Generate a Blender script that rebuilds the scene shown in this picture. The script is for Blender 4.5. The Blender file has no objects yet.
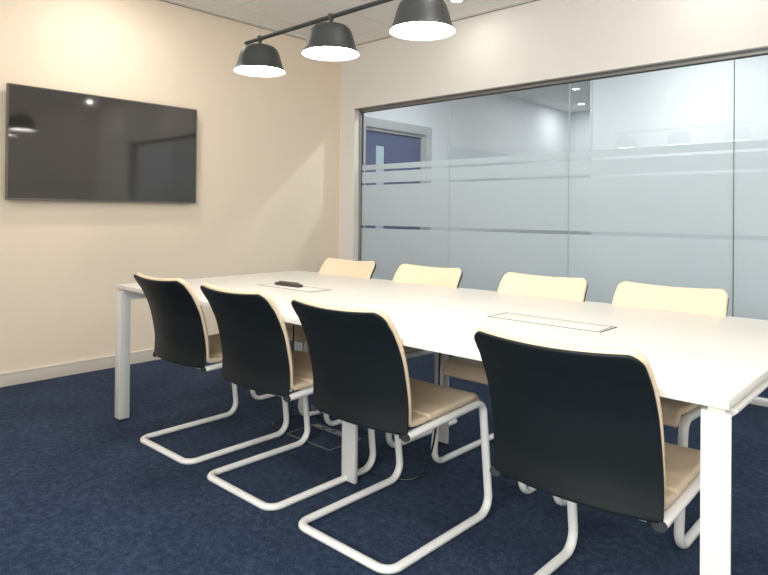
import bpy, bmesh, math, random
from mathutils import Vector, Matrix
random.seed(4)
SC = bpy.context.scene
COL = SC.collection

# ------------------------------------------------------------------ materials
def new_mat(name):
    m = bpy.data.materials.new(name); m.use_nodes = True
    nt = m.node_tree
    for n in list(nt.nodes): nt.nodes.remove(n)
    out = nt.nodes.new('ShaderNodeOutputMaterial')
    return m, nt, out

def pbr(name, col, rough=.5, metal=0., spec=.5, bump=0., bscale=200., var=0., vscale=6., coat=0.):
    m, nt, out = new_mat(name)
    b = nt.nodes.new('ShaderNodeBsdfPrincipled')
    b.inputs['Base Color'].default_value = (*col, 1)
    b.inputs['Roughness'].default_value = rough
    b.inputs['Metallic'].default_value = metal
    b.inputs['Specular IOR Level'].default_value = spec
    b.inputs['Coat Weight'].default_value = coat
    nt.links.new(b.outputs[0], out.inputs[0])
    tc = nt.nodes.new('ShaderNodeTexCoord')
    if var:
        n = nt.nodes.new('ShaderNodeTexNoise'); n.inputs['Scale'].default_value = vscale
        n.inputs['Detail'].default_value = 5
        nt.links.new(tc.outputs['Object'], n.inputs['Vector'])
        r = nt.nodes.new('ShaderNodeMapRange')
        r.inputs['To Min'].default_value = 1 - var; r.inputs['To Max'].default_value = 1 + var
        nt.links.new(n.outputs[0], r.inputs[0])
        mx = nt.nodes.new('ShaderNodeVectorMath'); mx.operation = 'SCALE'
        mx.inputs[0].default_value = col
        nt.links.new(r.outputs[0], mx.inputs['Scale'])
        nt.links.new(mx.outputs[0], b.inputs['Base Color'])
    if bump:
        n2 = nt.nodes.new('ShaderNodeTexNoise'); n2.inputs['Scale'].default_value = bscale
        n2.inputs['Detail'].default_value = 4
        nt.links.new(tc.outputs['Object'], n2.inputs['Vector'])
        bp = nt.nodes.new('ShaderNodeBump'); bp.inputs['Strength'].default_value = bump
        bp.inputs['Distance'].default_value = .002
        nt.links.new(n2.outputs[0], bp.inputs['Height'])
        nt.links.new(bp.outputs[0], b.inputs['Normal'])
    return m

def emis(name, col, s):
    m, nt, out = new_mat(name)
    e = nt.nodes.new('ShaderNodeEmission')
    e.inputs[0].default_value = (*col, 1); e.inputs[1].default_value = s
    nt.links.new(e.outputs[0], out.inputs[0])
    return m

def carpet_mat():
    m, nt, out = new_mat('navy_carpet')
    b = nt.nodes.new('ShaderNodeBsdfPrincipled')
    b.inputs['Roughness'].default_value = 1
    b.inputs['Specular IOR Level'].default_value = .1
    b.inputs['Sheen Weight'].default_value = .04
    nt.links.new(b.outputs[0], out.inputs[0])
    tc = nt.nodes.new('ShaderNodeTexCoord')
    def noise(s, d, r=.6, vec=None):
        n = nt.nodes.new('ShaderNodeTexNoise'); n.inputs['Scale'].default_value = s
        n.inputs['Detail'].default_value = d; n.inputs['Roughness'].default_value = r
        nt.links.new(vec or tc.outputs['Object'], n.inputs['Vector']); return n
    fine = noise(230, 3, .7); mid = noise(34, 5, .75); big = noise(3.0, 3)
    mp = nt.nodes.new('ShaderNodeMapping'); mp.inputs['Scale'].default_value = (1, 5, 1)
    nt.links.new(tc.outputs['Object'], mp.inputs[0])
    fib = noise(60, 4, .7, mp.outputs[0])
    def math_(op, a, b_):
        n = nt.nodes.new('ShaderNodeMath'); n.operation = op
        for i, v in enumerate((a, b_)):
            if isinstance(v, (int, float)): n.inputs[i].default_value = v
            else: nt.links.new(v, n.inputs[i])
        return n.outputs[0]
    s = math_('ADD', math_('MULTIPLY', fine.outputs[0], .40), math_('MULTIPLY', mid.outputs[0], .30))
    s = math_('ADD', s, math_('MULTIPLY', fib.outputs[0], .2))
    s = math_('ADD', s, math_('MULTIPLY', big.outputs[0], .10))
    cr = nt.nodes.new('ShaderNodeValToRGB')
    cr.color_ramp.elements[0].position = .40; cr.color_ramp.elements[0].color = (.0055, .0115, .030, 1)
    cr.color_ramp.elements[1].position = .63; cr.color_ramp.elements[1].color = (.078, .115, .19, 1)
    e = cr.color_ramp.elements.new(.50); e.color = (.0165, .031, .068, 1)
    nt.links.new(s, cr.inputs[0]); nt.links.new(cr.outputs[0], b.inputs['Base Color'])
    bp = nt.nodes.new('ShaderNodeBump'); bp.inputs['Strength'].default_value = .6
    bp.inputs['Distance'].default_value = .004
    nt.links.new(s, bp.inputs['Height']); nt.links.new(bp.outputs[0], b.inputs['Normal'])
    return m

def ceiling_mat():
    m, nt, out = new_mat('ceiling_tiles')
    b = nt.nodes.new('ShaderNodeBsdfPrincipled'); b.inputs['Roughness'].default_value = .95
    nt.links.new(b.outputs[0], out.inputs[0])
    tc = nt.nodes.new('ShaderNodeTexCoord'); sp = nt.nodes.new('ShaderNodeSeparateXYZ')
    nt.links.new(tc.outputs['Object'], sp.inputs[0])
    def M(op, a, b_=None):
        n = nt.nodes.new('ShaderNodeMath'); n.operation = op
        for i, v in enumerate((a, b_)):
            if v is None: continue
            if isinstance(v, (int, float)): n.inputs[i].default_value = v
            else: nt.links.new(v, n.inputs[i])
        return n.outputs[0]
    lx = M('FRACT', M('DIVIDE', M('ADD', sp.outputs[0], 2.4825 + 12), .6))
    ly = M('FRACT', M('DIVIDE', M('ADD', sp.outputs[1], -2.8565 + 12), .6))
    g = M('MAXIMUM', M('LESS_THAN', lx, .008), M('LESS_THAN', ly, .008))
    n = nt.nodes.new('ShaderNodeTexNoise'); n.inputs['Scale'].default_value = 260
    nt.links.new(tc.outputs['Object'], n.inputs['Vector'])
    cr = nt.nodes.new('ShaderNodeValToRGB')
    cr.color_ramp.elements[0].position = .3; cr.color_ramp.elements[0].color = (.82, .80, .77, 1)
    cr.color_ramp.elements[1].position = .5; cr.color_ramp.elements[1].color = (.88, .86, .83, 1)
    nt.links.new(n.outputs[0], cr.inputs[0])
    mx = nt.nodes.new('ShaderNodeMix'); mx.data_type = 'RGBA'
    nt.links.new(g, mx.inputs[0]); nt.links.new(cr.outputs[0], mx.inputs[6])
    mx.inputs[7].default_value = (.62, .59, .55, 1)
    nt.links.new(mx.outputs[2], b.inputs['Base Color'])
    return m

def glass_mat():
    m, nt, out = new_mat('clear_glass')
    t = nt.nodes.new('ShaderNodeBsdfTransparent'); t.inputs[0].default_value = (.955, .975, .975, 1)
    g = nt.nodes.new('ShaderNodeBsdfGlossy'); g.inputs['Roughness'].default_value = .0
    ge = nt.nodes.new('ShaderNodeNewGeometry')
    dp = nt.nodes.new('ShaderNodeVectorMath'); dp.operation = 'DOT_PRODUCT'
    nt.links.new(ge.outputs['Normal'], dp.inputs[0]); nt.links.new(ge.outputs['Incoming'], dp.inputs[1])
    def mt(op, a, b_=None):
        n = nt.nodes.new('ShaderNodeMath'); n.operation = op
        for i, v in enumerate((a, b_)):
            if v is None: continue
            if isinstance(v, (int, float)): n.inputs[i].default_value = v
            else: nt.links.new(v, n.inputs[i])
        return n.outputs[0]
    fr = mt('ADD', mt('MULTIPLY', mt('POWER', mt('SUBTRACT', 1., mt('ABSOLUTE', dp.outputs['Value'])), 5.), .955), .045)
    mx = nt.nodes.new('ShaderNodeMixShader')
    nt.links.new(fr, mx.inputs[0]); nt.links.new(t.outputs[0], mx.inputs[1])
    nt.links.new(g.outputs[0], mx.inputs[2]); nt.links.new(mx.outputs[0], out.inputs[0])
    return m

def frost_mat():
    m, nt, out = new_mat('frosted_film')
    d = nt.nodes.new('ShaderNodeBsdfDiffuse'); d.inputs[0].default_value = (.77, .81, .83, 1)
    t = nt.nodes.new('ShaderNodeBsdfTranslucent'); t.inputs[0].default_value = (.86, .92, .95, 1)
    c = nt.nodes.new('ShaderNodeBsdfTransparent'); c.inputs[0].default_value = (.9, .95, .95, 1)
    m1 = nt.nodes.new('ShaderNodeMixShader'); m1.inputs[0].default_value = .55
    m2 = nt.nodes.new('ShaderNodeMixShader'); m2.inputs[0].default_value = .06
    nt.links.new(d.outputs[0], m1.inputs[1]); nt.links.new(t.outputs[0], m1.inputs[2])
    nt.links.new(m1.outputs[0], m2.inputs[1]); nt.links.new(c.outputs[0], m2.inputs[2])
    nt.links.new(m2.outputs[0], out.inputs[0])
    return m

M = dict(
    cream_wall=pbr('cream_wall_paint', (.89, .765, .615), .85, bump=.05, bscale=400, var=.012, vscale=2),
    white_wall=pbr('off_white_wall_paint', (.85, .825, .79), .85, bump=.05, bscale=400),
    cool_wall=pbr('cool_white_wall_paint', (.80, .82, .84), .9, bump=.05, bscale=400),
    carpet=carpet_mat(), ceiling=ceiling_mat(), glass=glass_mat(), frost=frost_mat(),
    trim=pbr('painted_trim', (.62, .57, .50), .45, bump=.03),
    ctrim=pbr('ceiling_trim', (.82, .79, .75), .6),
    gtrim=pbr('grey_metal_frame', (.33, .32, .305), .42, metal=.3, bump=.02),
    seal=pbr('dark_glazing_seal', (.05, .055, .06), .6),
    joint=pbr('clear_joint_strip', (.52, .57, .60), .3),
    laminate=pbr('white_laminate', (.75, .728, .685), .42, spec=.35, var=.006, vscale=3),
    edge=pbr('laminate_edge', (.80, .79, .77), .45),
    white_steel=pbr('white_coated_steel', (.70, .695, .68), .35, spec=.5),
    frame_steel=pbr('pale_coated_tube', (.85, .845, .83), .3, spec=.5),
    leather=pbr('cream_leather', (.72, .585, .425), .48, spec=.4, bump=.12, bscale=500, var=.02, vscale=9),
    shell=pbr('charcoal_shell', (.0062, .0092, .0112), .5, spec=.3, bump=.06, bscale=700, var=.06, vscale=12),
    black=pbr('black_plastic', (.012, .012, .013), .45),
    darkgap=pbr('dark_gasket', (.016, .015, .014), .8, spec=.1),
    shade=pbr('charcoal_lamp_metal', (.034, .036, .036), .5, spec=.45, var=.03),
    shade_in=pbr('white_lamp_interior', (.9, .88, .84), .5),
    bezel=pbr('brushed_bezel', (.16, .145, .13), .35, metal=.7),
    screen=pbr('dark_screen', (.034, .030, .026), .05, spec=1.0),
    plug=pbr('dark_grey_plug', (.03, .032, .036), .5),
    remote=pbr('remote_plastic', (.045, .038, .033), .4),
    button=pbr('remote_button', (.13, .12, .11), .5),
    door_blue=pbr('blue_door_paint', (.085, .115, .235), .5, bump=.03),
    door_grey=pbr('grey_door_frame_paint', (.47, .48, .49), .5),
    box_trim=pbr('floor_box_trim', (.20, .21, .22), .4, metal=.5),
    box_plate=pbr('floor_box_plate', (.28, .30, .32), .4, metal=.4),
    steel=pbr('satin_steel', (.6, .6, .6), .3, metal=1.),
    lamp_glow=emis('pendant_diffuser_glow', (1., .96, .90), 12.),
    spot_glow=emis('downlight_glow', (1., .94, .85), 25.),
    cool_glow=emis('corridor_downlight_glow', (.93, .97, 1.), 22.),
    pane_pale=pbr('vision_panel_glass', (.52, .66, .72), .2),  # even pale blue base colour, no emission
    wire=pbr('thin_steel_wire', (.35, .33, .31), .4, metal=.8),
)

# ------------------------------------------------------------------ mesh helpers
def finish(name, bm, mat, parent=None, angle=38):
    bmesh.ops.recalc_face_normals(bm, faces=bm.faces)
    ca = math.radians(angle)
    for f in bm.faces: f.smooth = True
    for e in bm.edges:
        e.smooth = not (len(e.link_faces) == 2 and e.calc_face_angle(0) > ca)
    me = bpy.data.meshes.new(name); bm.to_mesh(me); bm.free()
    me.materials.append(M[mat] if isinstance(mat, str) else mat)
    o = bpy.data.objects.new(name, me); COL.objects.link(o)
    if parent: o.parent = parent
    return o

def box(bm, a, b, bev=0., seg=2):
    a, b = [min(x, y) for x, y in zip(a, b)], [max(x, y) for x, y in zip(a, b)]
    vs = [bm.verts.new((x, y, z)) for x in (a[0], b[0]) for y in (a[1], b[1]) for z in (a[2], b[2])]
    fs = [bm.faces.new([vs[i] for i in q]) for q in
          ((0, 1, 3, 2), (4, 6, 7, 5), (0, 4, 5, 1), (2, 3, 7, 6), (0, 2, 6, 4), (1, 5, 7, 3))]
    if bev:
        es = list({e for f in fs for e in f.edges})
        bmesh.ops.bevel(bm, geom=es, offset=bev, segments=seg, affect='EDGES', profile=.5)

def lathe(bm, prof, c=(0, 0, 0), seg=48, closed=False):
    rings = []
    for r, z in prof:
        if r < 1e-5: rings.append([bm.verts.new((c[0], c[1], c[2] + z))])
        else: rings.append([bm.verts.new((c[0] + r * math.cos(2 * math.pi * i / seg), c[1] + r * math.sin(2 * math.pi * i / seg), c[2] + z)) for i in range(seg)])
    pairs = list(zip(rings, rings[1:]))
    if closed: pairs.append((rings[-1], rings[0]))
    for A, B in pairs:
        for i in range(seg):
            j = (i + 1) % seg
            if len(A) == 1 and len(B) == 1: continue
            if len(A) == 1: bm.faces.new((A[0], B[i], B[j]))
            elif len(B) == 1: bm.faces.new((A[i], A[j], B[0]))
            else: bm.faces.new((A[i], A[j], B[j], B[i]))

def fillet(pts, rad, n=7):
    out = [Vector(pts[0])]
    for k in range(1, len(pts) - 1):
        p0, p, p1 = Vector(pts[k - 1]), Vector(pts[k]), Vector(pts[k + 1])
        r = rad[k] if isinstance(rad, (list, tuple)) else rad
        d0 = (p0 - p).normalized(); d1 = (p1 - p).normalized()
        th = d0.angle(d1)
        t = r / math.tan(th / 2)
        a = p + d0 * t; b = p + d1 * t
        c = p + (d0 + d1).normalized() * (r / math.sin(th / 2))
        va, vb = a - c, b - c
        ang = va.angle(vb); ax = va.cross(vb).normalized()
        for i in range(n + 1):
            out.append(c + Matrix.Rotation(ang * i / n, 3, ax) @ va)
    out.append(Vector(pts[-1]))
    return out

def tube(bm, pts, r, seg=12, up=Vector((0, 0, 1)), sx=1., sy=1.):
    pts = [Vector(p) for p in pts]
    n = len(pts); T = []
    for i in range(n):
        a = pts[max(i - 1, 0)]; b = pts[min(i + 1, n - 1)]; T.append((b - a).normalized())
    u = up - T[0] * up.dot(T[0])
    if u.length < 1e-3: u = Vector((1, 0, 0)) - T[0] * T[0].x
    u.normalize()
    rings = []
    for i in range(n):
        u = (u - T[i] * u.dot(T[i])).normalized(); v = T[i].cross(u)
        rings.append([bm.verts.new(pts[i] + (u * math.cos(2 * math.pi * k / seg) * sy + v * math.sin(2 * math.pi * k / seg) * sx) * r) for k in range(seg)])
    for A, B in zip(rings, rings[1:]):
        for k in range(seg):
            j = (k + 1) % seg; bm.faces.new((A[k], A[j], B[j], B[k]))
    bm.faces.new(rings[0][::-1]); bm.faces.new(rings[-1])

def thing(name, loc, label, cat, group=None):
    o = bpy.data.objects.new(name, None); COL.objects.link(o); o.location = loc
    o.empty_display_size = .1
    return tag(o, label, cat, group)
def tag(o, label, cat, group=None):
    o['label'] = label; o['category'] = cat
    if group: o['group'] = group
    return o
def struct(name, bm, mat, parent=None, label=None):
    o = finish(name, bm, mat, parent)
    if parent is None: o['kind'] = 'structure'
    if label: o['label'] = label
    return o
def B(*boxes, bev=0.):
    bm = bmesh.new()
    for a, b in boxes: box(bm, a, b, bev)
    return bm

# ------------------------------------------------------------------ measurements (m)
WX, WY, H = -4.564, 4.283, 2.793        # tv wall plane, glass wall plane, ceiling
XR, YB = 1.30, -.75                      # right and back walls
OX0, OX1, OZ = -4.358, .20, 2.166        # opening in the glass wall
YE = 9.40                                # far end of the adjoining space
AX = -4.62                               # its left wall plane
WT = .14

# ------------------------------------------------------------------ room shell
struct('floor', B(((-5.1, YB - .15, -.1), (XR + .15, YE + .15, 0))), 'carpet')
struct('ceiling', B(((-5.1, YB - .15, H), (XR + .15, YE + .15, H + .1))), 'ceiling')
struct('wall_left', B(((WX - .15, YB - .15, 0), (WX, WY + WT, H))), 'cream_wall')
struct('wall_right', B(((XR, YB - .15, 0), (XR + .15, WY + WT, H))), 'white_wall')
RWX0, RWX1, RWZ0, RWZ1 = -1.30, 1.00, .85, 2.35
struct('wall_rear', B(((WX, YB - .15, 0), (RWX0, YB, H)), ((RWX1, YB - .15, 0), (XR, YB, H)),
                      ((RWX0, YB - .15, 0), (RWX1, YB, RWZ0)), ((RWX0, YB - .15, RWZ1), (RWX1, YB, H))), 'white_wall')
rw = bpy.data.objects.new('window_2', None); COL.objects.link(rw); rw['kind'] = 'structure'
mx_ = (RWX0 + RWX1) / 2
finish('window_frame', B(((RWX0, YB - .13, RWZ0), (RWX0 + .05, YB - .07, RWZ1)), ((RWX1 - .05, YB - .13, RWZ0), (RWX1, YB - .07, RWZ1)),
                         ((mx_ - .025, YB - .13, RWZ0 + .05), (mx_ + .025, YB - .07, RWZ1 - .05)),
                         ((RWX0 + .05, YB - .13, RWZ0), (RWX1 - .05, YB - .07, RWZ0 + .05)), ((RWX0 + .05, YB - .13, RWZ1 - .05), (RWX1 - .05, YB - .07, RWZ1))), 'white_steel', rw)
for q0, q1 in ((RWX0 + .05, mx_ - .025), (mx_ + .025, RWX1 - .05)):
    finish('glass_pane', B(((q0, YB - .104, RWZ0 + .05), (q1, YB - .098, RWZ1 - .05))), 'glass', rw)
finish('window_sill', B(((RWX0 - .03, YB - .07, RWZ0 - .03), (RWX1 + .03, YB + .05, RWZ0)), bev=.004), 'white_steel', rw)
dl_ = bpy.data.lights.new('daylight', 'AREA'); dl_.shape = 'RECTANGLE'; dl_.size = 2.3; dl_.size_y = 1.5; dl_.energy = 70; dl_.color = (1., .98, .95)
do_ = bpy.data.objects.new('daylight', dl_); COL.objects.link(do_); do_.location = (mx_, YB - .35, 1.65); do_.rotation_euler = (math.radians(78), 0, 0)
struct('wall_glazed', B(((WX, WY, 0), (OX0, WY + WT, H)), ((OX1, WY, 0), (XR, WY + WT, H)),
                        ((OX0, WY, OZ), (OX1, WY + WT, H))), 'white_wall')

# adjoining corridor
DY0, DY1, DZ = 4.60, 5.82, 2.168
struct('wall_corridor_left', B(((AX - .14, WY + WT, 0), (AX, DY0, H)), ((AX - .14, DY1, 0), (AX, YE, H)),
                               ((AX - .14, DY0, DZ), (AX, DY1, H))), 'cool_wall')
struct('wall_corridor_end', B(((AX - .14, YE, 0), (-2.55, YE + .14, H))), 'cool_wall')
struct('wall_corridor_far', B(((-2.72, 6.0, 0), (XR, 6.14, H)), ((-2.72, 6.14, 0), (-2.58, YE, H))), 'cool_wall')
struct('wall_corridor_right', B(((XR, WY + WT, 0), (XR + .15, 6.14, H))), 'cool_wall')
struct('trim_5', B(((-2.726, 5.990, 0), (-2.708, 6.02, H - .001)), bev=.002), 'white_steel')

# baseboards
def baseboard(name, p, q, nx, ny, mat='trim', h=.089):
    # p,q along the wall; n points into the room
    bm = bmesh.new()
    prof = [(0, 0), (.018, 0), (.018, h - .022), (.0165, h - .018), (.0165, h - .014), (.018, h - .010), (.016, h - .003), (.012, h), (0, h)]
    rows = []
    for P in (p, q):
        rows.append([bm.verts.new((P[0] + nx * t, P[1] + ny * t, z)) for t, z in prof])
    n = len(prof)
    for i in range(n):
        j = (i + 1) % n; bm.faces.new((rows[0][i], rows[0][j], rows[1][j], rows[1][i]))
    bm.faces.new(rows[0][::-1]); bm.faces.new(rows[1])
    return struct(name, bm, mat)
baseboard('baseboard_left', (WX, YB), (WX, WY), 1, 0)
baseboard('baseboard_rear', (WX + .02, YB), (XR - .02, YB), 0, 1)
baseboard('baseboard_right', (XR, YB), (XR, WY), -1, 0)
baseboard('baseboard_glazed', (WX + .02, WY), (OX0, WY), 0, -1)
baseboard('baseboard_corridor', (-2.70, 6.0), (XR, 6.0), 0, -1, 'door_grey')

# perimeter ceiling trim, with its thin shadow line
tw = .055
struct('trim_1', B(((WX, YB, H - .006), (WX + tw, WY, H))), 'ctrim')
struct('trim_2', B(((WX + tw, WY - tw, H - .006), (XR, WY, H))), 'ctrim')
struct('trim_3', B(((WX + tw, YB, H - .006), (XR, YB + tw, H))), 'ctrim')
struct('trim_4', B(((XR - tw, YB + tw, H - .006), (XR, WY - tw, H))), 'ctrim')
struct('trim_shadow_strip', B(((WX, YB, H - .012), (WX + .004, WY, H - .006)), ((WX, WY - .004, H - .012), (XR, WY, H - .006))), 'gtrim')  # grey strip put in for the thin shadow line under the trim

# ------------------------------------------------------------------ glazed partition
GY = WY + .088                     # centre of the glass
win = bpy.data.objects.new('window_1', None); COL.objects.link(win); win['kind'] = 'structure'
win.location = (OX0, GY, 0)
bpy.context.view_layer.update()
def wpart(name, bm, mat, label=None):
    bmesh.ops.translate(bm, verts=bm.verts, vec=-Vector(win.location))
    o = finish(name, bm, mat, win)
    if label: o['label'] = label
    return o
F = .026
wpart('window_frame', B(((OX0, GY - .025, 0), (OX0 + F, GY + .025, OZ), ), ((OX1 - F, GY - .025, 0), (OX1, GY + .025, OZ)),
                        ((OX0, GY - .025, OZ - F), (OX1, GY + .025, OZ)), bev=.002), 'gtrim')
wpart('window_sill', B(((OX0 + F, GY - .04, 0), (OX1 - F, GY + .03, .036)), bev=.003), 'white_steel', 'pale bottom rail of the glazed partition')
wpart('reveal_lining', B(((OX0 - .001, WY - .004, 0), (OX0 + .006, GY - .025, OZ)), ((OX1 - .006, WY - .004, 0), (OX1 + .001, GY - .025, OZ))), 'ctrim')
wpart('shaded_head_lining', B(((OX0, WY - .005, OZ - .007), (OX1, GY - .025, OZ + .001))), 'gtrim')  # shade of the underside put into the colour: grey, side linings pale
seams = [OX0 + F, -3.258, -2.150, -1.043, OX1 - F]
z0, z1 = .036, OZ - F
bands = [(.14, 1.000), (1.027, 1.420), (1.440, 1.546), (1.566, 1.616)]
for k in range(4):
    a, b = seams[k] + (.0015 if k else 0), seams[k + 1] - (.0015 if k < 3 else 0)
    pane = wpart('glass_pane', B(((a, GY - .005, z0), (b, GY + .005, z1))), 'glass')
    bm = bmesh.new()
    for (c, d) in bands: box(bm, (a + .002, GY - .0062, c), (b - .002, GY - .0052, d))
    wpart('frosted_film', bm, 'frost', 'frosted banding applied to the glass')
    if k < 3:
        s = seams[k + 1]
        wpart('glass_joint', B(((s - .0015, GY - .0055, z0), (s + .0015, GY + .0055, z1))), 'joint' if k < 2 else 'seal')
wpart('glazing_seal', B(((OX0 + F, GY - .009, z0), (OX0 + F + .006, GY + .009, z1)), ((OX0 + F, GY - .009, z1 - .006), (OX1 - F, GY + .009, z1))), 'seal')

# ------------------------------------------------------------------ blue door in the corridor
door = bpy.data.objects.new('door_1', None); COL.objects.link(door); door['kind'] = 'structure'
door.location = (AX, DY0, 0)
def dpart(name, bm, mat, parent=None):
    bmesh.ops.translate(bm, verts=bm.verts, vec=-Vector(door.location))
    return finish(name, bm, mat, parent or door)
X0, X1 = AX - .12, AX + .012
fw = .10
dpart('door_frame', B(((X0, DY0, 0), (X1, DY0 + fw, DZ)), ((X0, DY1 - fw, 0), (X1, DY1, DZ)), ((X0, DY0 + fw, DZ - fw), (X1, DY1 - fw, DZ)),
      ((X0, DY0 + fw, 0), (X1 - .035, DY0 + fw + .03, DZ - fw)), ((X0, DY1 - fw - .03, 0), (X1 - .035, DY1 - fw, DZ - fw)),
      ((X0, DY0 + fw + .03, DZ - fw - .03), (X1 - .035, DY1 - fw - .03, DZ - fw)), bev=.002), 'door_grey')
LY0, LY1, LZ = DY0 + fw + .032, DY1 - fw - .032, DZ - fw - .032
VY0, VY1, VZ0, VZ1 = 4.930, 5.070, .85, 1.890
lx0, lx1 = AX - .10, AX - .055
leaf = dpart('door_leaf', B(((lx0, LY0, .004), (lx1, VY0, LZ)), ((lx0, VY1, .004), (lx1, LY1, LZ)),
                            ((lx0, VY0, .004), (lx1, VY1, VZ0)), ((lx0, VY0, VZ1), (lx1, VY1, LZ))), 'door_blue')
dpart('vision_panel', B(((lx0 + .015, VY0, VZ0), (lx1 - .012, VY1, VZ1))), 'pane_pale', leaf)
bm = bmesh.new()
tube(bm, fillet([(lx1, LY1 - .06, 1.02), (lx1 + .05, LY1 - .06, 1.02), (lx1 + .05, LY1 - .17, 1.02)], .012, 5), .009, 10)
dpart('door_handle', bm, 'steel', leaf)

# ------------------------------------------------------------------ television on the left wall
TY0, TY1, TZ0, TZ1 = 1.297, 2.653, 1.212, 1.964
tv = thing('television', (WX, (TY0 + TY1) / 2, TZ0), 'large black flat-screen television mounted on the cream wall', 'television')
hw, hh = (TY1 - TY0) / 2, TZ1 - TZ0
finish('housing', B(((.030, -hw + .004, .004), (.056, hw - .004, hh - .004)), bev=.004), 'black', tv)
finish('wall_mount', B(((0, -.22, hh / 2 - .2), (.031, .22, hh / 2 + .2))), 'black', tv)
b_ = .008
finish('bezel', B(((.036, -hw, 0), (.064, hw, b_ + .004)), ((.036, -hw, hh - b_), (.064, hw, hh)), ((.036, -hw, b_ + .004), (.064, -hw + b_, hh - b_)), ((.036, hw - b_, b_ + .004), (.064, hw, hh - b_))), 'bezel', tv)
finish('screen', B(((.056, -hw + b_, b_ + .004), (.0615, hw - b_, hh - b_))), 'screen', tv)

# ------------------------------------------------------------------ meeting table
TX0, TX1, TYa, TYb, TT = -3.416, -.372, 1.528, 2.817, .022
tb = thing('meeting_table', ((TX0 + TX1) / 2, (TYa + TYb) / 2, 0), 'long white rectangular meeting table with square legs, on the navy carpet', 'table')
off = -Vector(tb.location)
def tpart(name, bm, mat, parent=None, label=None):
    bmesh.ops.translate(bm, verts=bm.verts, vec=off)
    o = finish(name, bm, mat, parent or tb)
    if label: o['label'] = label
    return o
top = tpart('tabletop', B(((TX0, TYa, .74 - TT), (TX1, TYb, .74)), bev=.0015), 'laminate')
L = .056
LT = .707
def prism(pts3a, pts3b, bev=.0012):
    bm = bmesh.new()
    A = [bm.verts.new(p) for p in pts3a]; C = [bm.verts.new(p) for p in pts3b]
    n = len(A)
    bm.faces.new(A); bm.faces.new(C[::-1])
    for i in range(n): bm.faces.new((A[i], C[i], C[(i + 1) % n], A[(i + 1) % n]))
    bmesh.ops.bevel(bm, geom=list(bm.edges), offset=bev, segments=2, affect='EDGES', profile=.5)
    return bm
LW = .062
for sx, xo in ((-1, TX0 - .004), (1, TX1 + .004)):
    xi = xo - sx * LW
    for sy, yo in ((1, TYa + .002), (-1, TYb - .002)):
        yi = yo + sy * L
        sec = [(xo, yo), (xo, yo + sy * .007), (xo - sx * .036, yi), (xi, yi), (xi, yo)]
        lg = tpart('leg', prism([(px, py, .008) for px, py in sec], [(px, py, LT) for px, py in sec]), 'white_steel')
        tpart('foot', B(((xi + sx * .005, yo + sy * .005, 0), (xi + sx * .03, yi - sy * .005, .009))), 'black', lg)
    sec = [(xo, LT), (xo, LT - .008), (xo - sx * .046, LT - .050), (xi, LT - .050), (xi, LT)]
    ya, yb = TYa + .002 + L, TYb - .002 - L
    tpart('end_rail', prism([(px, ya, pz) for px, pz in sec], [(px, yb, pz) for px, pz in sec]), 'white_steel')
    tpart('spacer', B(((xo - sx * .014, TYa + .012, LT), (xi + sx * .012, TYb - .012, .74 - TT))), 'trim')
for y in (1.852, 2.492):
    lg = tpart('middle_leg', B(((-1.944, y, .006), (-1.864, y + .018, LT)), bev=.0015), 'white_steel', label='flat white middle leg')
    tpart('foot', B(((-1.935, y + .002, 0), (-1.873, y + .016, .007))), 'black', lg)
tpart('cross_beam', B(((-1.93, 1.868, LT - .05), (-1.878, 2.494, LT))), 'white_steel')
for y in (1.80, 2.53):
    tpart('long_beam', B(((TX0 + L, y, LT - .035), (-1.95, y + .04, .74 - TT)), ((-1.86, y, LT - .035), (TX1 - L, y + .04, .74 - TT))), 'white_steel')
def flap(x0, x1, y0, y1):
    z = .74
    g = .007
    fr = tpart('cable_flap', B(((x0 + g, y0 + g, z), (x1 - g, y1 - g, z + .0012)), bev=.0005), 'laminate', label='white flush cable flap in the tabletop')
    tpart('flap_gasket', B(((x0, y0, z), (x1, y0 + g * .75, z + .0008)), ((x0, y1 - g * 1.1, z), (x1, y1, z + .0008)),
                           ((x0, y0, z), (x0 + g, y1, z + .0008)), ((x1 - g, y0, z), (x1, y1, z + .0008)),
                           ((x1 - .016, y0 + g, z + .0012), (x1 - .013, y1 - g, z + .0016))), 'darkgap', fr)
flap(-1.372, -.908, 2.094, 2.238)
flap(-2.888, -2.424, 2.084, 2.230)
for x, w_ in ((-2.66, .2), (-1.30, .4)):
    tpart('cable_tray', B(((x - w_, 2.10, .62), (x + w_, 2.103, .718)), ((x - w_, 2.22, .62), (x + w_, 2.223, .718)), ((x - w_, 2.10, .62), (x + w_, 2.223, .623))), 'white_steel')

# remote
rm = thing('remote_control', (-2.708, 2.168, .7414), 'dark remote control lying on the left cable flap of the table', 'remote control')
rm.rotation_euler = (0, 0, math.radians(3))
bm = bmesh.new()
rows = []
prof = [(-.100, .016, .010), (-.096, .021, .016), (-.05, .0235, .020), (.02, .024, .021), (.06, .0225, .019), (.092, .020, .015), (.099, .015, .009)]
for x, w, h in prof:
    rows.append([bm.verts.new((x, y, z)) for y, z in ((-w * .8, 0), (-w, h * .45), (-w * .82, h * .9), (-w * .4, h), (w * .4, h), (w * .82, h * .9), (w, h * .45), (w * .8, 0))])
for A, C in zip(rows, rows[1:]):
    for k in range(8): bm.faces.new((A[k], A[(k + 1) % 8], C[(k + 1) % 8], C[k]))
bm.faces.new(rows[0][::-1]); bm.faces.new(rows[-1])
finish('remote_body', bm, 'remote', rm, 60)
bm = bmesh.new()
for i in range(9):
    for j in (-1, 0, 1):
        x = -.068 + i * .0165; box(bm, (x - .004, j * .010 - .0032, .0185), (x + .004, j * .010 + .0032, .0228), .0008)
finish('button_pad', bm, 'button', rm)

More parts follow.
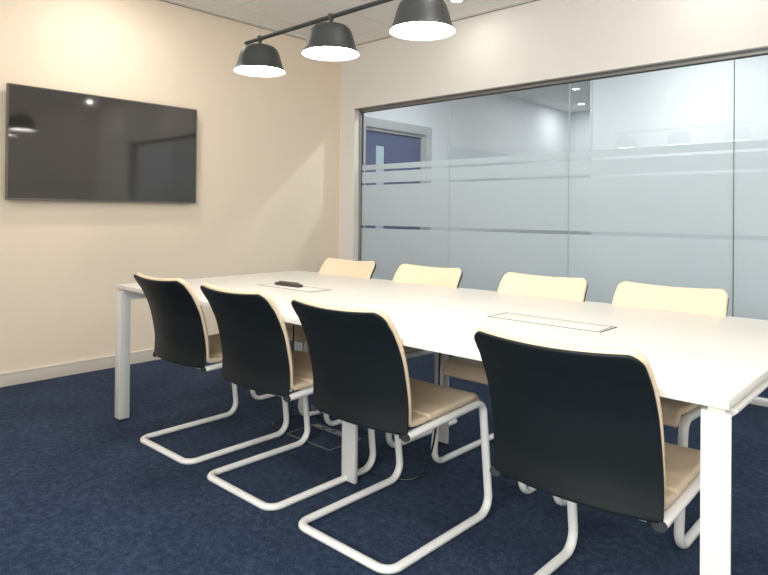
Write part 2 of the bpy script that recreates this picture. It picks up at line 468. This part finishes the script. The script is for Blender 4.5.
# ------------------------------------------------------------------ chairs
def interp(tab, t):
    for (a, va), (b, vb) in zip(tab, tab[1:]):
        if t <= b: return va + (vb - va) * max(0, (t - a)) / (b - a)
    return tab[-1][1]
def catmull(P, n):
    P = [Vector((*p, 0)) if len(p) == 2 else Vector(p) for p in P]
    out = []
    for i in range(len(P) - 1):
        p0 = P[max(i - 1, 0)]; p1 = P[i]; p2 = P[i + 1]; p3 = P[min(i + 2, len(P) - 1)]
        for k in range(n):
            t = k / n
            out.append(.5 * ((2 * p1) + (p2 - p0) * t + (2 * p0 - 5 * p1 + 4 * p2 - p3) * t * t + (3 * p1 - p0 - 3 * p2 + p3) * t ** 3))
    out.append(P[-1]); return out

# (y, z) of the rear edge of the back, from the top down
EDGE = [(-.038, .835), (-.028, .819), (-.004, .785), (.020, .750), (.057, .670), (.080, .575), (.089, .510), (.088, .460), (.085, .4245)]
def sheet(bm, path, half, bulge, th, nu=14, rnd=True, offset=0.):
    """path: list of (y,z); half/bulge/th: functions of station 0..1; surface swept over x, closed solid"""
    n = len(path)
    L_ = [0.]
    for a, b in zip(path, path[1:]): L_.append(L_[-1] + (b - a).length)
    rings = []
    for i, p in enumerate(path):
        s = L_[i] / L_[-1]
        t = (path[min(i + 1, n - 1)] - path[max(i - 1, 0)]).normalized()
        nrm = Vector((-t.y, t.x))            # left of travel direction
        W = half(s, L_[i], L_[-1]); bu = bulge(s); h = th(s, L_[i], L_[-1]) / 2
        ring = []
        us = [-1 + 2 * k / nu for k in range(nu + 1)]
        def pos(x, o):
            u = x / W
            q = (p.x + nrm.x * (o + offset), p.y + nrm.y * (o + offset))
            bb = bu * (1 - min(1, (x / .225) ** 2))
            return (x, q[0] - nrm.x * bb, q[1] - nrm.y * bb)
        e = min(h, .012)
        Wi = W - e
        for u in us: ring.append(pos(u * Wi, h))
        for a in (60, 30, 0, -30, -60): ring.append(pos(Wi + e * math.cos(math.radians(a)), h * math.sin(math.radians(a))))
        for u in reversed(us): ring.append(pos(u * Wi, -h))
        for a in (-60, -30, 0, 30, 60): ring.append(pos(-Wi - e * math.cos(math.radians(a)), h * math.sin(math.radians(a))))
        rings.append([bm.verts.new(v) for v in ring])
    m = len(rings[0])
    for A, C in zip(rings, rings[1:]):
        for k in range(m): bm.faces.new((A[k], A[(k + 1) % m], C[(k + 1) % m], C[k]))
    for R, flip in ((rings[0], True), (rings[-1], False)):
        # strip cap
        top_ = R[:nu + 1]; right = R[nu + 1:nu + 6]; bot = R[nu + 6:2 * nu + 7][::-1]; left = R[2 * nu + 7:]
        for k in range(nu): bm.faces.new((top_[k], top_[k + 1], bot[k + 1], bot[k]))
        bm.faces.new([top_[-1]] + right + [bot[-1]])
        bm.faces.new([bot[0]] + left + [top_[0]])

def corner(r, d):      # inset of a rounded corner at distance d from the end
    if d >= r: return 0.
    return r - math.sqrt(max(0, r * r - (r - d) ** 2))

def P2(lst, n=5):
    return [Vector((v.x, v.y)) for v in catmull(lst, n)]
# extra rows near the ends for round corners and rounded rims
def densify(path, ends=(.0015, .004, .009, .016, .026, .038)):
    L_ = [0.]
    for a, b in zip(path, path[1:]): L_.append(L_[-1] + (b - a).length)
    tot = L_[-1]
    ss = sorted(set([0, tot] + list(ends) + [tot - e for e in ends] + [l for l in L_ if .05 < l < tot - .05]))
    out = []
    for s in ss:
        for k in range(len(L_) - 1):
            if s <= L_[k + 1] + 1e-9:
                t = (s - L_[k]) / max(1e-9, L_[k + 1] - L_[k]); out.append(path[k].lerp(path[k + 1], t)); break
    return out

def rim(th, r=None):
    r = r or th / 2
    def f(s, l, tot):
        d = min(l, tot - l)
        if d >= r: return th
        return max(.12, math.sqrt(max(0, 1 - (1 - d / r) ** 2))) * th
    return f

RC = .2245        # x of the side tubes
TR = .0150
def make_chair(loc, rot, label, group):
    c = thing('cantilever_chair', loc, label, 'chair', group); c.rotation_euler = (0, 0, rot)
    # frame: one bent tube
    zf = TR * .85
    side = [(.092, .4195), (.535, .4415), (.585, zf), (.0, zf)]
    pts = [(-RC, *side[0]), (-RC, *side[1]), (-RC, *side[2]), (-RC, 0.014, zf), (RC, .014, zf), (RC, *side[2]), (RC, *side[1]), (RC, *side[0])]
    path = fillet(pts, [0, .045, .06, .05, .05, .06, .045, 0], 8)
    bm = bmesh.new(); tube(bm, path, TR, 16, up=Vector((1, 0, 0)), sx=.85, sy=1.12)
    finish('frame', bm, 'frame_steel', c)
    bm = bmesh.new(); tube(bm, [(-RC + TR, .112, .4165), (RC - TR, .112, .4165)], .0090, 12)
    finish('rear_crossbar', bm, 'frame_steel', c)
    bm = bmesh.new(); tube(bm, [(-RC + TR, .40, .428), (RC - TR, .40, .428)], .009, 12)
    finish('front_crossbar', bm, 'frame_steel', c)
    for s in (-1, 1):
        bm = bmesh.new()
        box(bm, (s * (RC - .016), .094, .4055), (s * (RC - .034), .122, .4275), .004)
        b2 = bmesh.new(); tube(b2, [(s * RC, .0850, .4192), (s * RC, .0865, .4192), (s * RC, .0935, .4195)], TR * 1.02, 16, up=Vector((1, 0, 0)), sx=.85, sy=1.12)
        finish('end_plug', b2, 'plug', c)['label'] = 'dark plug in the open end of the tube'
        finish('tube_clamp', bm, 'black', c)['label'] = 'dark clamp joining tube and crossbar'
    # dark outer shell
    sh = densify(P2(EDGE, 5))
    bm = bmesh.new()
    def halfS(s, l, tot): return interp([(0, .227), (.25, .232), (1, .233)], s) - corner(.045, l + .002) - corner(.014, tot - l + .001)
    bul = lambda s: interp([(0, .024), (.3, .034), (1, .048)], s)
    sheet(bm, sh, halfS, bul, rim(.009), offset=.0045)
    finish('back_shell', bm, 'shell', c)['label'] = 'charcoal rear shell of the backrest'
    # cream pad of the back, bending forward into the seat
    o = .0205
    pe = []
    pts_ = P2(EDGE, 4)
    for i, p in enumerate(pts_):
        t = (pts_[min(i + 1, len(pts_) - 1)] - pts_[max(i - 1, 0)]).normalized()
        q = p + Vector((-t.y, t.x)) * o
        if q.y > .530: pe.append(q)
    pe += [Vector(v) for v in ((.1090, .508), (.1100, .490), (.1115, .475), (.1145, .4640), (.1200, .4570), (.1300, .4535), (.155, .4515), (.185, .4510), (.208, .4515))]
    pe[0] = pe[0] + (pe[0] - pe[1]).normalized() * .002
    pd = densify(pe, (.0012, .003, .006, .010, .016, .024, .034))
    bm = bmesh.new()
    def halfP(s, l, tot): return interp([(0, .2285), (.25, .234), (.7, .231), (.86, .228), (1, .228)], s) - corner(.045, l + .002)
    bulP = lambda s: interp([(0, .024), (.25, .034), (.62, .046), (.74, .03), (.84, .0), (1, .0)], s)
    sheet(bm, pd, halfP, bulP, rim(.023), offset=0)
    # seat
    finish('back_pad', bm, 'leather', c)['label'] = 'cream leather backrest pad'
    st = P2([(.2085, .4525), (.30, .4575), (.40, .4620), (.46, .4650), (.500, .4630), (.524, .451), (.537, .431), (.542, .412)], 5)
    sd = densify(st, (.0012, .003, .006, .010, .016, .024))
    bm = bmesh.new()
    def halfQ(s, l, tot): return interp([(0, .228), (.74, .228), (.84, .2118), (1, .2118)], s) - corner(.02, tot - l + .001)
    bulQ = lambda s: interp([(0, .0), (.4, .006), (.7, .004), (1, 0)], s)
    sheet(bm, sd, halfQ, bulQ, rim(.0255), offset=0)
    finish('seat_pad', bm, 'leather', c)['label'] = 'cream leather seat pad'
    return c

def copy_tree(src, loc, rot, label):
    r = src.copy(); COL.objects.link(r); r.location = loc; r.rotation_euler = (0, 0, rot); r['label'] = label
    for ch in list(src.children):
        k = ch.copy(); COL.objects.link(k); k.parent = r
        for g in list(ch.children):
            d = g.copy(); COL.objects.link(d); d.parent = k
    return r

GN, GF = 'cantilever chairs around the meeting table', 'cantilever chairs around the meeting table'
near = [(-.738, 1.428, 0, 'cream and charcoal cantilever chair seen from behind, nearest the right end leg of the table'),
        (-1.542, 1.450, 0, 'charcoal-backed cream cantilever chair on the near side, second from the right table leg'),
        (-2.150, 1.450, 0, 'charcoal-backed cream cantilever chair on the near side, second from the television wall'),
        (-2.772, 1.458, .01, 'charcoal-backed cream cantilever chair on the near side, closest to the television wall')]
far = [(-.920, 2.820, math.pi, 'cream cantilever chair facing the viewer by the glass, rightmost on the far side'),
       (-1.522, 2.820, math.pi, 'cream cantilever chair facing the viewer, second from right on the far side'),
       (-2.245, 2.815, math.pi, 'cream cantilever chair facing the viewer, second from left on the far side'),
       (-2.905, 2.815, math.pi, 'cream cantilever chair facing the viewer, leftmost on the far side')]
x, y, r, lb = near[0]
chair0 = make_chair((x, y, 0), r, lb, GN)
bpy.context.view_layer.update()
for x, y, r, lb in near[1:] + far: copy_tree(chair0, (x, y, 0), r, lb)

# ------------------------------------------------------------------ pendant lamp rail
LYc = 1.94
RZ = 2.050
LX = [-2.680, -2.134, -1.590]
pl = thing('pendant_light_rail', (LX[1], LYc, RZ), 'charcoal pendant light rail with three bowl shades, hanging above the table', 'pendant light')
bm = bmesh.new(); tube(bm, [(-.672, 0, 0), (.672, 0, 0)], .0105, 16)
finish('rail', bm, 'shade', pl)
for i, lx in enumerate(LX):
    dx = lx - LX[1]
    z0_ = -.172                      # rim height below the rail
    bm = bmesh.new()
    outer = [(.0, .137), (.030, .1365), (.056, .1325), (.075, .1255), (.088, .115), (.097, .100), (.1045, .079), (.112, .052), (.1195, .026), (.1275, .007), (.1345, .0)]
    inner = [(.1325, 0), (.1255, .0075), (.1172, .027), (.1097, .053), (.102, .079), (.0945, .099), (.0855, .112), (.073, .122), (.055, .129), (.0, .133)]
    lathe(bm, outer + [(.1335, -.0005)], (dx, 0, z0_), 64)
    sh_ = finish('lamp_shade', bm, 'shade', pl, 50)
    bm = bmesh.new(); lathe(bm, [(.1335, -.0005)] + inner, (dx, 0, z0_), 64)
    finish('shade_lining', bm, 'shade_in', sh_, 50)
    bm = bmesh.new(); lathe(bm, [(0, .018), (.1195, .018), (.1195, .022), (0, .022)], (dx, 0, z0_), 64)
    finish('diffuser', bm, 'lamp_glow', sh_)
    bm = bmesh.new(); tube(bm, [(dx, 0, -.035), (dx, 0, .004)], .0085, 14); tube(bm, [(dx, 0, -.012), (dx, 0, .013)], .0135, 16)
    finish('stem', bm, 'shade', sh_)
for dx in (LX[0] - LX[1], LX[2] - LX[1]):
    bm = bmesh.new(); tube(bm, [(dx, 0, .012), (dx, 0, H - RZ)], .0012, 6)
    finish('suspension_wire', bm, 'wire', pl)
    bm = bmesh.new(); lathe(bm, [(0, 0), (.022, 0), (.022, -.012), (0, -.014)], (dx, 0, H - RZ), 24)
    finish('ceiling_cup', bm, 'ctrim', pl)

# ------------------------------------------------------------------ recessed downlights
def downlight(x, y, label, group, glow='spot_glow', power=9, col=(1., .95, .88), z=H, size=math.radians(142)):
    t = thing('downlight', (x, y, z), label, 'ceiling light', group)
    bm = bmesh.new(); lathe(bm, [(.040, -.001), (.044, -.005), (.058, -.004), (.060, 0)], (0, 0, 0), 40)
    lathe(bm, [(.058, 0), (.060, 0)], (0, 0, 0), 40)
    finish('trim_ring', bm, 'ctrim', t)
    bm = bmesh.new(); lathe(bm, [(0, -.0015), (.040, -.0015)], (0, 0, 0), 40)
    finish('light_disc', bm, glow, t)
    ld = bpy.data.lights.new('downlight_lamp', 'AREA'); ld.shape = 'DISK'; ld.size = .076; ld.energy = power; ld.color = col
    lo = bpy.data.objects.new('downlight_lamp', ld); COL.objects.link(lo); lo.location = (x, y, z - .0065)
    return t
GR = 'recessed downlights in the meeting room ceiling'
DL = [(-2.85, 3.89, 'small round downlight in the ceiling close to the glazed wall, above the pendant rail'),
      (-1.10, 3.89, 'recessed downlight in the ceiling beyond the top of the picture, over the middle panes'),
      (.66, 3.89, 'recessed downlight in the ceiling above the solid end of the glazed wall'),
      (-3.90, 1.86, 'added downlight in the ceiling, out of view in front of the television'),  # added fill lamp, placed where it stays hidden
      (-1.10, 1.86, 'recessed downlight in the ceiling over the near side of the table'),
      (.66, 1.86, 'recessed downlight in the ceiling past the right end of the table'),
      (-2.92, -.17, 'recessed downlight in the ceiling by the rear wall, seen mirrored in the glass'),
      (-1.10, -.17, 'recessed downlight in the ceiling above the rear wall, right of the mirrored one'),
      (.66, -.17, 'recessed downlight in the ceiling in the rear right corner')]
for x, y, lb in DL: downlight(x, y, lb, GR, power=.75 if y > 3 else ((8.5 if y < 0 and x < -2 else 4.) if x > -3.5 else 5.5))
GC = 'downlights in the ceiling beyond the glass'
for x, y, lb in [(-3.68, 7.66, 'bright downlight beyond the glass, the nearer of the two at the joint between panes'),
                 (-4.12, 8.75, 'small downlight beyond the glass, the farther of the two'),
                 (-3.5, 5.1, 'downlight beyond the glass, hidden above the leftmost pane'),
                 (-1.6, 5.2, 'downlight beyond the glass, hidden above the middle panes'),
                 (.3, 5.2, 'downlight beyond the glass, hidden above the rightmost pane')]:
    downlight(x, y, lb, GC, 'cool_glow', 3.2 if y > 6 else 8.5, (.93, .97, 1.))

# ------------------------------------------------------------------ floor box and cables
fb = thing('floor_box', (-2.39, 2.145, 0), 'low rectangular floor box with a thin metal rim, under the table on the carpet', 'floor box')
finish('box_rim', B(((-.168, -.108, 0), (.168, -.102, .004)), ((-.168, .102, 0), (.168, .108, .004)), ((-.168, -.102, 0), (-.162, .102, .004)), ((.162, -.102, 0), (.168, .102, .004))), 'box_trim', fb)
finish('box_lid', B(((-.160, -.100, 0), (.160, .060, .003))), 'carpet', fb)
bm = B(((-.155, .066, 0), (.155, .098, .005)), bev=.001)
finish('socket_strip', bm, 'box_plate', fb)
for k in range(3): finish('socket', B(((-.10 + k * .075, .074, .0045), (-.065 + k * .075, .090, .0062))), 'black', fb)

def cable(name, pts, r, label, mat='black'):
    bm = bmesh.new()
    p = catmull(pts, 8)
    tube(bm, p, r, 8, up=Vector((.3, .9, .1)))
    return tag(finish(name, bm, mat), label, 'cable')
cable('power_cable', [(-2.565, 2.088, .7175), (-2.565, 2.088, .40), (-2.565, 2.085, .15), (-2.575, 2.07, .03), (-2.60, 2.05, .008), (-2.72, 2.08, .006), (-2.76, 2.20, .006), (-2.66, 2.31, .006),
                      (-2.50, 2.34, .006), (-2.36, 2.36, .006), (-2.22, 2.32, .006), (-2.24, 2.29, .006)], .0042, 'black power cable hanging from the left tray and coiling by the floor box')
cable('power_cable', [(-1.62, 2.12, .6195), (-1.62, 2.11, .50), (-1.625, 2.11, .35), (-1.645, 2.10, .15), (-1.70, 2.07, .02), (-1.80, 2.0, .006), (-1.92, 1.98, .006), (-2.04, 2.04, .006), (-2.18, 2.14, .006), (-2.20, 2.16, .006)],
      .0042, 'black power cable hanging behind the second chair and trailing across the carpet')

# ------------------------------------------------------------------ camera
yaw, roll, pit = math.radians(42.7013), math.radians(.5078), math.radians(.3504)
Fv = Vector((-math.sin(yaw), math.cos(yaw), 0)); Rv = Vector((math.cos(yaw), math.sin(yaw), 0)); Uv = Vector((0, 0, 1))
F2 = Fv * math.cos(pit) + Uv * math.sin(pit); U2 = -Fv * math.sin(pit) + Uv * math.cos(pit)
R3 = Rv * math.cos(roll) + U2 * math.sin(roll); U3 = -Rv * math.sin(roll) + U2 * math.cos(roll)
cd = bpy.data.cameras.new('camera'); cam = bpy.data.objects.new('camera', cd); COL.objects.link(cam)
mw = Matrix.Identity(4)
for i in range(3): mw[i][0] = R3[i]; mw[i][1] = U3[i]; mw[i][2] = -F2[i]
mw[2][3] = 1.1449
cam.matrix_world = mw
cd.sensor_fit = 'HORIZONTAL'; cd.sensor_width = 36; cd.lens = 623.5 * 36 / 768
cd.shift_y = -(287.5 - 209.62) / 768; cd.clip_start = .05
SC.camera = cam

# ------------------------------------------------------------------ world and colour
w = bpy.data.worlds.new('world'); SC.world = w; w.use_nodes = True
w.node_tree.nodes['Background'].inputs[0].default_value = (.6, .65, .7, 1)
w.node_tree.nodes['Background'].inputs[1].default_value = .3
SC.view_settings.view_transform = 'Standard'; SC.view_settings.look = 'None'
SC.view_settings.exposure = 1.0; SC.view_settings.gamma = 1.
SC.cycles.use_denoising = True
SC.cycles.max_bounces = 10; SC.cycles.diffuse_bounces = 6; SC.cycles.glossy_bounces = 5
SC.cycles.transparent_max_bounces = 16; SC.cycles.sample_clamp_indirect = 6
SC.cycles.caustics_reflective = True; SC.cycles.caustics_refractive = False
